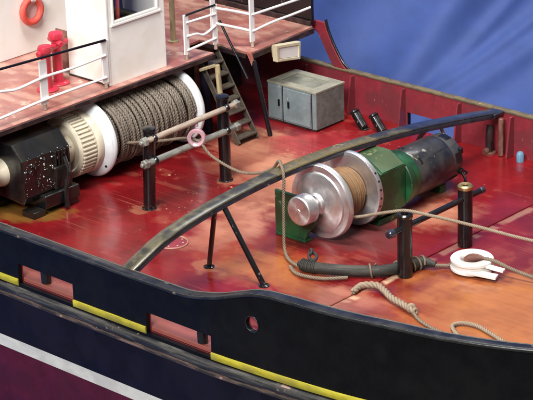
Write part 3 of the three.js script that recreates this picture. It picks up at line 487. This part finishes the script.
part('warping_drum', lathe([[0, 0], [0.75, 0], [0.7, 0.25], [0.62, 0.6], [0.75, 0.95], [1.05, 1.1], [1.08, 1.2], [1.0, 1.26], [0, 1.26]], at(9.3), ZD, 40), M.cream, lwn);
for (const z of [-3.85]) part('bearing_stand', prism([[AX - 1.2, 0.004], [AX + 1.0, 0.004], [AX + 0.45, AY + 0.3], [AX - 0.45, AY + 0.3]], z, z + 0.16, 'z', 0.03), M.oily, lwn);

// rope guide: two posts joined by two bars
const tg = thing('rope_guide', 'two black posts joined by two bars before the large winch', 'rope guide', [-3.7, 0, 1.9]);
for (const [x0, x1, z0, z1, h] of [[-3.85, -3.6, 4.42, 4.42, 4.15], [-3.47, -3.55, -0.72, -0.75, 4.4]]) {
  const p = part('post', rod(V(x0, 0.03, z0), V(x1, h, z1), 0.31, 28, 0.1), M.black, tg);
  part('post_cap', lathe([[0, 0], [0.34, 0], [0.36, 0.06], [0.33, 0.16], [0.1, 0.19], [0, 0.19]], V(x1, h, z1), V(0, 1, 0), 24), M.black, p);
  part('base_flange', lathe([[0, 0.004], [0.38, 0.004], [0.38, 0.03], [0.34, 0.06], [0.3, 0.06]], V(x0, 0, z0), V(0, 1, 0), 28), M.black, p);
}
part('upper_bar', rod(V(-3.3, 3.83, 5.0), V(-3.3, 3.95, -1.5), 0.15), M.pinkBar, tg);
part('lower_bar', rod(V(-3.3, 2.66, 4.9), V(-3.3, 2.72, -1.4), 0.17), M.steelBar, tg);
for (const [y, z] of [[3.83, 5.05], [2.66, 5.05], [3.95, -1.45], [2.72, -1.45]]) { part('nut', [rod(V(-3.3, y, z - 0.16), V(-3.3, y, z + 0.16), 0.25, 6), rod(V(-3.3, y, z - 0.3), V(-3.3, y, z + 0.3), 0.11, 12)], M.steelBar, tg); }
for (const [y, z] of [[3.83, 4.42], [2.66, 4.42], [3.95, -0.73], [2.72, -0.73]]) part('clamp', [rod(V(-3.3, y, z - 0.12), V(-3.3, y, z + 0.12), 0.24, 16), bar(V(-3.6, y, z), V(-3.3, y, z), 0.2, 0.2)], M.black, tg);
const fr = thing('fairlead_ring', 'pink ring on the rope guide bar with the tow rope through it', 'fairlead', [-3.1, 3.3, 1.5]);
{ const d = V(0.62, 0.22, 0.75), c = V(-3.05, 3.12, 1.7);
  part('ring', lathe([[0.27, -0.18], [0.40, -0.2], [0.46, -0.14], [0.42, 0], [0.46, 0.14], [0.40, 0.2], [0.27, 0.18], [0.23, 0], [0.27, -0.18]], c, d, 36), M.ring, fr);
  part('hanger', [bar(V(-3.2, 3.62, 1.5), V(-3.28, 3.8, 1.45), 0.16, 0.12, V(1, 0, 0))], M.ring, fr); }

// the tow rope: drum, ring, down over the beam, to the strop
const ta = thing('tow_rope', 'thin brown tow rope from the ring over the curved beam to deck', 'rope', [0, 0, 2]);
part('rope', twist(spline([[-7.74, 1.9, 2.2], [-5.4, 2.5, 2.0], [-3.05, 3.0, 1.7], [-2.2, 2.35, 1.6], [-0.6, 1.85, 1.4], [1.2, 2.3, 1.8], [2.9, 3.2, 2.6], [4.1, 4.1, 3.5], [4.75, 4.38, 4.05], [5.25, 4.0, 4.4], [5.35, 2.8, 4.55], [5.4, 1.2, 4.65], [5.5, 0.5, 4.75], [5.9, 0.22, 5.0], [6.7, 0.18, 5.35], [7.4, 0.22, 5.45]], 520), 0.078, 0.36, 3, 6), M.rope, ta);

// curved towing beam
const tb = thing('towing_beam', 'long arched black beam crossing the deck with worn gold top', 'towing beam', [4.8, 0, 1]);
const beamPts = [[4.6, 2.3, 14.1], [4.7, 2.85, 12.95], [4.75, 3.25, 11.9], [4.75, 3.72, 9], [4.75, 3.95, 6], [4.75, 4.0, 3], [4.75, 3.87, -0.3], [4.75, 3.55, -3.6], [4.75, 3.22, -6.3], [4.85, 2.75, -9.6], [4.95, 2.35, -12.1]];
{ const C = spline(beamPts, 96), W = 0.34, H = 0.30;
  const ring = (i, w, y0, y1) => { const p = C[i], q = C[Math.min(96, i + 1)], o = C[Math.max(0, i - 1)], t = q.clone().sub(o).normalize(), xx = V(1, 0, 0).addScaledVector(t, -t.x).normalize(), n = t.clone().cross(xx).normalize(); if (n.y < 0) n.negate(); const at2 = (u, v) => p.clone().addScaledVector(xx, u).addScaledVector(n, v); return [at2(-w, y0), at2(-w, y1 - 0.03), at2(-w + 0.03, y1), at2(w - 0.03, y1), at2(w, y1 - 0.03), at2(w, y0)]; };
  const idx = [...Array(97).keys()];
  part('beam', loft(idx, (i) => ring(i, W, -H, -0.035)), M.beamBlue, tb);
  part('top_strip', loft(idx.slice(0, 36), (i) => ring(i, W + 0.03, -0.035, 0.04)), M.beamTop, tb);
  part('top_strip', loft(idx.slice(35, 62), (i) => ring(i, W + 0.03, -0.035, 0.04)), M.beamGold, tb);
  part('top_strip', loft(idx.slice(61, 72), (i) => ring(i, W + 0.03, -0.035, 0.04)), M.beamTop, tb);
  part('top_strip', loft(idx.slice(71), (i) => ring(i, W + 0.03, -0.035, 0.04)), M.beamBlue, tb); }  // grey and blue strips stand in for reflections in the black paint
part('strut', rod(V(3.49, 0.01, 7.79), V(4.6, 3.5, 8.35), 0.12), M.black, tb);
part('strut', rod(V(6.94, 0.01, 7.76), V(4.95, 3.45, 8.1), 0.13), M.black, tb);
part('strut', sweep(spline([[2.6, 0.02, -8.7], [2.75, 1.1, -8.6], [3.5, 2.1, -8.4], [4.6, 2.7, -8.2]], 24), 0.13, 10), M.black, tb);
part('strut', rod(V(5.4, 0.01, -9.0), V(4.75, 2.6, -8.0), 0.09), M.steelBar, tb);
for (const [x, z] of [[3.49, 7.79], [6.94, 7.76], [2.6, -8.7], [5.4, -9.0]]) part('strut_foot', lathe([[0, 0.004], [0.26, 0.004], [0.26, 0.05], [0.13, 0.1]], V(x, 0, z), V(0, 1, 0), 20), M.black, tb);
part('end_shoe', [box(4.6, 5.4, 2.18, 2.38, -12.5, -11.7, 0.06)], M.beamBlue, tb);

// ------------------------------------------------------------------ small electric winch
const sw = thing('electric_winch', 'small winch with silver flanges, green gearbox and black motor', 'winch', [5.5, 0, 0]);
const BX = 5.42, BY = 1.93, bt = (z) => V(BX, BY, z);
part('end_bracket', [prism([[3.25, 0.15], [3.25, 2.3], [5.3, 2.3], [5.75, 1.9], [5.75, 1.1], [5.3, 0.5], [5.15, 0.15]], 2.72, 2.9, 'z', 0.03), box(3.3, 5.2, 0.005, 0.16, 2.4, 2.95, 0.03)], M.green, sw);
part('shaft_knob', lathe([[0, 0.74], [0.1, 0.74], [0.13, 0.7], [0.56, 0.72], [0.68, 0.7], [0.73, 0.63], [0.73, 0.05], [0.68, 0], [0.3, 0], [0, 0]], bt(2.92), ZD, 48), M.alu, sw, true);
part('shaft', rod(bt(-3), bt(2.9), 0.32), M.alu, sw);
part('flange', lathe([[0, 0.62], [0.45, 0.62], [0.5, 0.56], [0.55, 0.45], [0.9, 0.36], [1.35, 0.33], [1.48, 0.28], [1.52, 0.2], [1.8, 0.18], [1.86, 0.1], [1.86, -0.12], [1.8, -0.18], [0, -0.18]], bt(1.9), ZD, 80), M.alu, sw, true);
part('flange', lathe([[0, 0.16], [1.7, 0.16], [1.84, 0.12], [1.86, 0.05], [1.86, -0.14], [1.78, -0.2], [0, -0.2]], bt(-0.25), ZD, 80), M.alu, sw, true);
for (let i = 0; i < 9; i++) { const a = -1.2 + i * 0.23; part('rim_notch', new RoundedBoxGeometry(0.03, 0.1, 0.12, 1, 0.01).rotateZ(a).translate(BX + Math.cos(a) * 1.86, BY + Math.sin(a) * 1.86, -0.25), M.black, sw); }
part('drum', lathe([[0, -0.1], [0.98, -0.1], [0.98, 1.8], [0, 1.8]], bt(0), ZD, 40), M.ropeTan, sw);
{ const c = [], turns = 15, n = turns * 48; for (let i = 0; i <= n; i++) { const t = i / n, a = t * turns * Math.PI * 2, k = 1.06 + 0.14 * Math.sin(Math.PI * sat(t * 1.05)) + 0.02 * Math.sin(t * 63); c.push(V(BX + Math.cos(a) * k, BY + Math.sin(a) * k, 0 + 1.62 * t)); } part('rope_winding', sweep(c, 0.066, 6), M.ropeTan, sw); }
const hexP = [[4.0, 0.25], [4.0, 2.6], [4.8, 3.25], [5.85, 3.25], [6.75, 2.72], [6.75, 0.55], [6.3, 0.25]];
part('gearbox', prism(hexP, -2.75, -0.85, 'z', 0.06), M.green, sw);
part('gearbox_cover', [prism([[4.85, 3.2], [4.85, 3.3], [5.84, 3.3], [6.74, 2.78], [6.7, 2.71], [5.8, 3.22]], -2.62, -1.0, 'z', 0.015)], M.greenTop, sw);
part('shaft_boss', lathe([[0, 0], [0.9, 0], [0.9, 0.4], [0.5, 0.5]], bt(-0.85), ZD, 32), M.green, sw);
const MOTOR_END = [[0, 2.9], [1.2, 2.9], [1.2, 3.62], [1.1, 3.76], [0.6, 3.8], [0.5, 3.92], [0, 3.92]];
const MX = 5.72, MY = 1.6, mt = (z) => V(MX, MY, z);
part('mount_ring', lathe([[0, 0], [1.36, 0], [1.40, -0.04], [1.40, -0.34], [1.36, -0.38], [1.33, -0.40], [1.33, -0.78], [1.29, -0.86], [0, -0.86]].map(([r, h]) => [r, h]), mt(-2.76), ZD, 56), M.green, sw);
part('motor', lathe([[0, 0], [1.24, 0], [1.27, 0.05], [1.27, 2.85], [1.24, 2.92], [0, 2.92]], mt(-3.4), V(0, 0, -1), 64), M.motor, sw);
part('motor_end_cap', lathe(MOTOR_END, mt(-3.4), V(0, 0, -1), 64), M.motorEnd, sw);
for (const a of [0.25, 1.35, 2.5, -0.9]) part('vent_slot', new RoundedBoxGeometry(0.06, 0.5, 0.42, 2, 0.02).rotateZ(a).translate(MX + Math.cos(a) * 1.2, MY + Math.sin(a) * 1.2, -6.75), M.black, sw);
for (const a of [0.75, 1.8]) part('vent_slot', new RoundedBoxGeometry(0.05, 0.34, 0.2, 2, 0.02).rotateZ(a).translate(MX + Math.cos(a) * 1.265, MY + Math.sin(a) * 1.265, -4.0), M.black, sw);
part('motor_terminal', box(6.7, 6.95, 1.0, 1.2, -7.1, -6.8, 0.03), M.black, sw); part('motor_terminal', box(6.6, 6.9, 2.0, 2.3, -7.1, -6.85, 0.03), M.black, sw);
part('motor_wire', sweep(spline([[6.85, 1.05, -7.0], [7.1, 0.7, -7.0], [7.15, 0.3, -6.9], [7.3, 0.06, -6.7]], 20), 0.07, 8), M.black, sw);
part('base', box(4.2, 6.6, 0.005, 0.3, -2.3, -0.9, 0.04), M.green, sw); part('motor_support', box(4.9, 6.3, 0.005, 0.42, -6.5, -6.0, 0.05), M.green, sw);

// ------------------------------------------------------------------ bitts aft and the rope over them
const ab = thing('towing_bitts', 'pair of black posts with crossbar, beside the white sheave', 'bitts', [11.3, 0, 0.6]);
for (const [z, h, cap] of [[2.88, 3.0, M.black], [-1.61, 3.0, M.brass]]) {
  const p = part('post', rod(V(11.25, 0.004, z), V(11.25, h, z), 0.35, 32, 0.08), M.black, ab);
  part('post_cap', lathe([[0.16, 0.02], [0.18, 0.1], [0.3, 0.12], [0.37, 0.06], [0.37, -0.06], [0.34, -0.12]], V(11.25, h, z), V(0, 1, 0), 32), cap, p);
}
part('crossbar', rod(V(11.27, 2.44, 4.05), V(11.27, 2.44, -2.95), 0.14), M.black, ab);
part('bar_end', rod(V(11.27, 2.44, 3.7), V(11.27, 2.44, 4.1), 0.2), M.beamBlue, ab); part('bar_end', rod(V(11.27, 2.44, -3.0), V(11.27, 2.44, -2.7), 0.16), M.beamBlue, ab);
const rbp = thing('winch_rope', 'pale rope from the small winch drum over the left bitt post', 'rope', [9, 0, 2]);
part('rope', twist(spline([[6.45, 1.1, 1.2], [7.6, 1.6, 1.6], [9.0, 2.3, 2.3], [10.3, 2.9, 2.75], [11.2, 3.2, 2.75], [12.1, 3.12, 2.4], [14, 2.75, 1.4], [16.5, 2.5, 0.7], [19.5, 2.3, -0.3]], 420), 0.078, 0.36, 3, 6), M.ropePale, rbp);

// dark strop with lashings lying on the deck
const dk = thing('towing_strop', 'thick dark served strop with pale lashings before the left bitt', 'strop', [9, 0, 4]);
const stropPts = [[7.0, 0.36, 5.45], [7.6, 0.34, 5.38], [8.5, 0.32, 5.0], [9.6, 0.30, 4.3], [10.5, 0.3, 3.55], [11.05, 0.3, 2.35], [11.4, 0.3, 1.6], [11.9, 0.26, 1.45]];
{ const C = spline(stropPts, 120); part('served_core', sweep(C, (t) => 0.13 + 0.13 * sstep(0, 0.06, t) * sstep(1, 0.9, t) + 0.012 * Math.sin(t * 260), 14), M.strop, dk);
  const lash = (t0, t1, turns, r, w) => { const c = []; for (let i = 0; i <= 90; i++) { const t = t0 + (t1 - t0) * i / 90, k = t * 120, i0 = Math.min(118, Math.floor(k)), p = C[i0].clone().lerp(C[i0 + 1], k - i0), T = C[i0 + 1].clone().sub(C[i0]).normalize(), n = V(0, 1, 0).cross(T).normalize(), b = T.clone().cross(n), a = (i / 90) * turns * Math.PI * 2; c.push(p.addScaledVector(n, Math.cos(a) * r).addScaledVector(b, Math.sin(a) * r)); } return sweep(c, w, 6); };
part('lashing', lash(0.03, 0.14, 9, 0.275, 0.035), M.strop, dk); part('lashing', lash(0.50, 0.555, 1.2, 0.31, 0.05), M.rope, dk); part('lashing', lash(0.70, 0.92, 4.5, 0.30, 0.05), M.rope, dk);
  part('knot', [torus(0.18, 0.08, V(7.5, 0.68, 5.0), V(0.5, 0.6, 0.4), 20, 8), torus(0.14, 0.07, V(7.35, 0.85, 5.0), V(-0.5, 0.4, 0.7), 20, 8)], M.strop, dk);
  part('tail', twist(spline([[6.6, 0.14, 5.6], [7.4, 0.14, 6.0], [8.6, 0.14, 5.75], [9.6, 0.2, 5.0]], 160), 0.085, 0.4), M.rope, dk); }
const pg = thing('pendant_rope', 'dark thin rope joining the strop to the left of the white sheave', 'rope', [12, 0, 1.3]);
part('rope', twist(spline([[11.8, 0.22, 1.5], [12.1, 0.16, 1.15], [12.35, 0.2, 0.95], [12.55, 0.42, 0.75]], 90), 0.085, 0.4), M.rope, pg);
const pr2 = thing('pendant_rope', 'thin brown rope running right from the eye of the white sheave', 'rope', [14, 0, 0.3]);
part('rope', twist(spline([[13.1, 0.55, 0.5], [13.6, 0.72, 0.42], [14.3, 0.72, 0.25], [15.2, 0.5, 0.1], [16.2, 0.32, -0.1], [18, 0.2, -0.5], [20, 0.14, -1.1]], 300), 0.085, 0.4), M.rope, pr2);
part('eye_splice', sweep(spline([[12.95, 0.45, 0.55], [13.2, 0.6, 0.5], [13.6, 0.72, 0.42], [13.95, 0.74, 0.34]], 40), (t) => 0.06 + 0.16 * Math.sin(Math.PI * Math.min(1, 0.25 + t * 0.75)) ** 1.2, 10), M.brown, pr2);

// white sheave block
const sb = thing('sheave_block', 'white round sheave block lying flat on the aft deck', 'sheave block', [13.2, 0, 0.4]);
{ const c = V(13.25, 0, 0.45);
  part('sheave', lathe([[0.52, 0.10], [0.95, 0.10], [1.0, 0.14], [1.0, 0.24], [0.9, 0.34], [0.9, 0.42], [1.0, 0.52], [1.0, 0.62], [0.95, 0.67], [0.62, 0.67], [0.56, 0.62], [0.52, 0.5], [0.52, 0.10]], c, V(0, 1, 0), 56), M.block, sb);
  part('strap', [bar(V(13.55, 0.3, 1.2), V(14.9, 0.22, 0.75), 0.42, 0.14), bar(V(13.9, 0.52, 0.6), V(15.0, 0.42, 0.35), 0.3, 0.12)], M.block, sb);
  part('pin', rod(V(13.25, 0.004, 0.45), V(13.25, 0.3, 0.45), 0.5, 28), M.brown, sb);
  part('foot', rod(V(13.3, 0.004, 1.1), V(13.3, 0.2, 1.1), 0.12), M.block, sb); }

// loose ropes at the near bulwark
const lr = thing('rope_end', 'short thick knotted rope end lying by the near bulwark', 'rope', [13, 0, 5.8]);
part('rope', twist(spline([[10.75, 0.16, 5.95], [10.7, 0.22, 5.3], [11.3, 0.28, 4.95], [11.9, 0.26, 5.15], [12.6, 0.24, 5.5], [13.5, 0.24, 5.75], [14.1, 0.26, 5.95]], 260), 0.155, 0.75, 3, 8), M.ropePale, lr);
part('knot', [torus(0.13, 0.10, V(14.05, 0.30, 5.9), V(0.7, 0.2, 0.6), 24, 10), torus(0.12, 0.09, V(14.2, 0.26, 6.0), V(0.6, 0.5, -0.5), 24, 10), torus(0.11, 0.08, V(14.3, 0.22, 5.95), V(0.9, 0.1, 0.1), 24, 10)], M.ropePale, lr);
part('tail', twist(spline([[14.2, 0.22, 6.0], [14.8, 0.12, 6.3], [15.6, 0.1, 6.55], [16.5, 0.1, 6.7]], 120), 0.08, 0.4), M.rope, lr);
const lp = thing('rope_loop', 'thin pale rope loop on orange deck near the stern rail', 'rope', [17.5, 0, 5.7]);
part('rope', twist(spline([[20.2, 0.13, 6.2], [19.2, 0.13, 5.85], [18, 0.13, 5.45], [17.1, 0.13, 5.25], [16.5, 0.13, 5.45], [16.35, 0.13, 5.85], [16.8, 0.13, 6.3], [17.6, 0.13, 6.7], [18.5, 0.13, 7.0]], 280), 0.095, 0.45), M.ropePale, lp);

// ------------------------------------------------------------------ small fittings along the far bulwark and on deck
const cleat = thing('deck_bollard', 'left of two short leaning black bollards behind the curved beam', 'bollard', [-3.3, 0, -10.7]);
part('post', rod(V(-2.75, 0.02, -10.85), V(-3.45, 0.74, -10.95), 0.26), M.black, cleat);
part('post_head', rod(V(-3.42, 0.70, -10.94), V(-3.56, 0.85, -10.96), 0.285), M.black, cleat);
part('base_flange', lathe([[0, 0.004], [0.3, 0.004], [0.3, 0.05], [0.2, 0.07]], V(-2.75, 0, -10.85), V(0, 1, 0), 20), M.black, cleat);
const cl2 = cleat.clone(); cl2.name = numbered('deck_bollard'); cl2.userData = { label: 'right of two short leaning black bollards behind the curved beam', category: 'bollard', base: [0, 0, 0], group: 'short black bollards by the far bulwark' };
cleat.userData.group = 'short black bollards by the far bulwark'; cl2.position.set((-3.3 + 1.2) * CM, 0, (-10.7 - 0.15) * CM); scene.add(cl2);
const hb = thing('hull_pipe', 'short dark pipe stub against the far red bulwark', 'pipe stub', [4.9, 0, -12]);
part('pipe', sweep(spline([[4.75, 0.02, -12.1], [4.75, 1.0, -12.1], [4.7, 1.5, -12.25]], 20), 0.2, 12), M.fascia, hb);
part('valve', [rod(V(4.75, 0.2, -11.95), V(4.75, 0.2, -11.7), 0.16), lathe([[0, 0.004], [0.36, 0.004], [0.36, 0.08], [0.2, 0.12]], V(4.75, 0, -12.1), V(0, 1, 0), 18)], M.brown, hb);
const hp = thing('hull_pipe', 'tall dark pipe beside the short stub on the far bulwark', 'pipe stub', [5.6, 0, -12]);
part('pipe', rod(V(5.5, 0.01, -12.1), V(5.5, 2.1, -12.1), 0.14), M.brown, hp);
const bf = thing('blue_fitting', 'small light blue fitting at the foot of the far bulwark', 'fitting', [7.1, 0, -12.3]);
part('body', [lathe([[0, 0.004], [0.2, 0.004], [0.2, 0.4], [0.15, 0.5], [0.1, 0.54], [0, 0.54]], V(6.75, 0, -12.1), V(0, 1, 0), 20)], painted({ base: [0.12, 0.24, 0.36], vary: 0.2, rough: 0.4 }), bf);
const dr = thing('deck_ring', 'flat round hatch ring set in the red deck under the beam', 'hatch ring', [0.13, 0, 6.85]);
part('hatch_plate', lathe([[0, 0.03], [0.66, 0.03], [0.7, 0.02], [0.7, 0.004]], V(0.13, 0, 6.85), V(0, 1, 0), 40), M.bulwarkRed, dr);
part('rim', torus(0.76, 0.05, V(0.13, 0.03, 6.85), V(0, 1, 0), 48, 8), M.deckUpper, dr);
for (let i = 0; i < 8; i++) { const a = (i / 8) * Math.PI * 2 + 0.3; part('bolt', rod(V(0.13 + Math.cos(a) * 0.56, 0.03, 6.85 + Math.sin(a) * 0.56), V(0.13 + Math.cos(a) * 0.56, 0.08, 6.85 + Math.sin(a) * 0.56), 0.05, 6), M.pinkBar, dr); }

// ------------------------------------------------------------------ blue cloth under and behind the boat
{ const hx = -0.6833, hz = -0.7302, ax = 0.7302, az = -0.6833, NA = 420, NB = 260, P = [], I = [], U = [];
  const creases = [[9.6, 0.7, 1.9, 1.6], [13.9, 1.3, 0.9, 0.7], [12.5, 0.9, 0.7, 0.45], [16.2, 1.4, 1.6, 1.0], [5, 0.5, 3.4, -2.2], [1.5, 0.2, 1.8, 1.2], [-6, 0.3, 2, 1.4], [-22, -0.3, 3, 1.8], [23, 0.6, 3.4, 2.2], [36, 0.4, 3, 2], [52, 0.3, 4, 2]];
  const prof = (b) => { if (b < 26) return [b, -10]; const L = Math.PI / 2 * 13; if (b < 26 + L) { const t = (b - 26) / 13; return [26 + Math.sin(t) * 13, -10 + (1 - Math.cos(t)) * 13]; } return [39 + 0, 3 + (b - 26 - L)]; };
  for (let j = 0; j <= NB; j++) for (let i = 0; i <= NA; i++) {
    const tt = (i / NA) * 2 - 1, a = 10 + 26 * tt + 84 * tt ** 3, tb = (j / NB) * 2 - 1, b = 34 + 20 * tb + (tb < 0 ? 34 : 50) * tb ** 3; let [q, y] = prof(b);
    let d = 0; const up = sstep(22, 34, b);
    for (const [c, sl, w, h] of creases) { const t = (a - c - sl * (b - 37)) / w; d += 0.6 * h * Math.exp(-t * t) * up; }
    d += 0.5 * Math.sin(a * 0.11 + 1) * up + 0.35 * Math.sin(a * 0.23 + b * 0.12) * up;
    const th = Math.min(Math.PI / 2, Math.max(0, (b - 26) / 13)); q -= d * Math.sin(th * 0.9 + 0.1); y += d * Math.cos(th) + (b < 26 ? 0 : 0);
    P.push(ax * a + hx * q, y, az * a + hz * q); U.push(a / 10, b / 10);
  }
  for (let j = 0; j < NB; j++) for (let i = 0; i < NA; i++) { const k = j * (NA + 1) + i; I.push(k, k + 1, k + NA + 2, k, k + NA + 2, k + NA + 1); }
  const g = new THREE.BufferGeometry(); g.setAttribute('position', new THREE.Float32BufferAttribute(P.map((v) => v * CM), 3)); g.setAttribute('uv', new THREE.Float32BufferAttribute(U, 2)); g.setIndex(I); g.computeVertexNormals();
  const weave = texture(512, 512, (u, v) => { const k = 0.88 + 0.12 * (fbm(u, v, 10, 10, 4, 900) - 0.5) * 2 + 0.10 * (vnoise(u * 256, v * 256, 256, 256, 910) - 0.5); return [0.040 * k, 0.078 * k, 0.27 * k]; });
  const m = new THREE.Mesh(g, new THREE.MeshPhysicalMaterial({ map: weave, roughness: 0.75, sheen: 0.4, sheenColor: new THREE.Color(0.3, 0.45, 0.9), sheenRoughness: 0.5, side: THREE.DoubleSide }));
  m.name = 'backdrop_cloth'; m.receiveShadow = m.castShadow = true; m.userData = { label: 'creased royal blue cloth spread under and behind the model boat', category: 'cloth', kind: 'structure' }; scene.add(m); }

scene.traverse((o) => { if (o.userData && o.userData.base) delete o.userData.base; });
renderer.render(scene, camera);
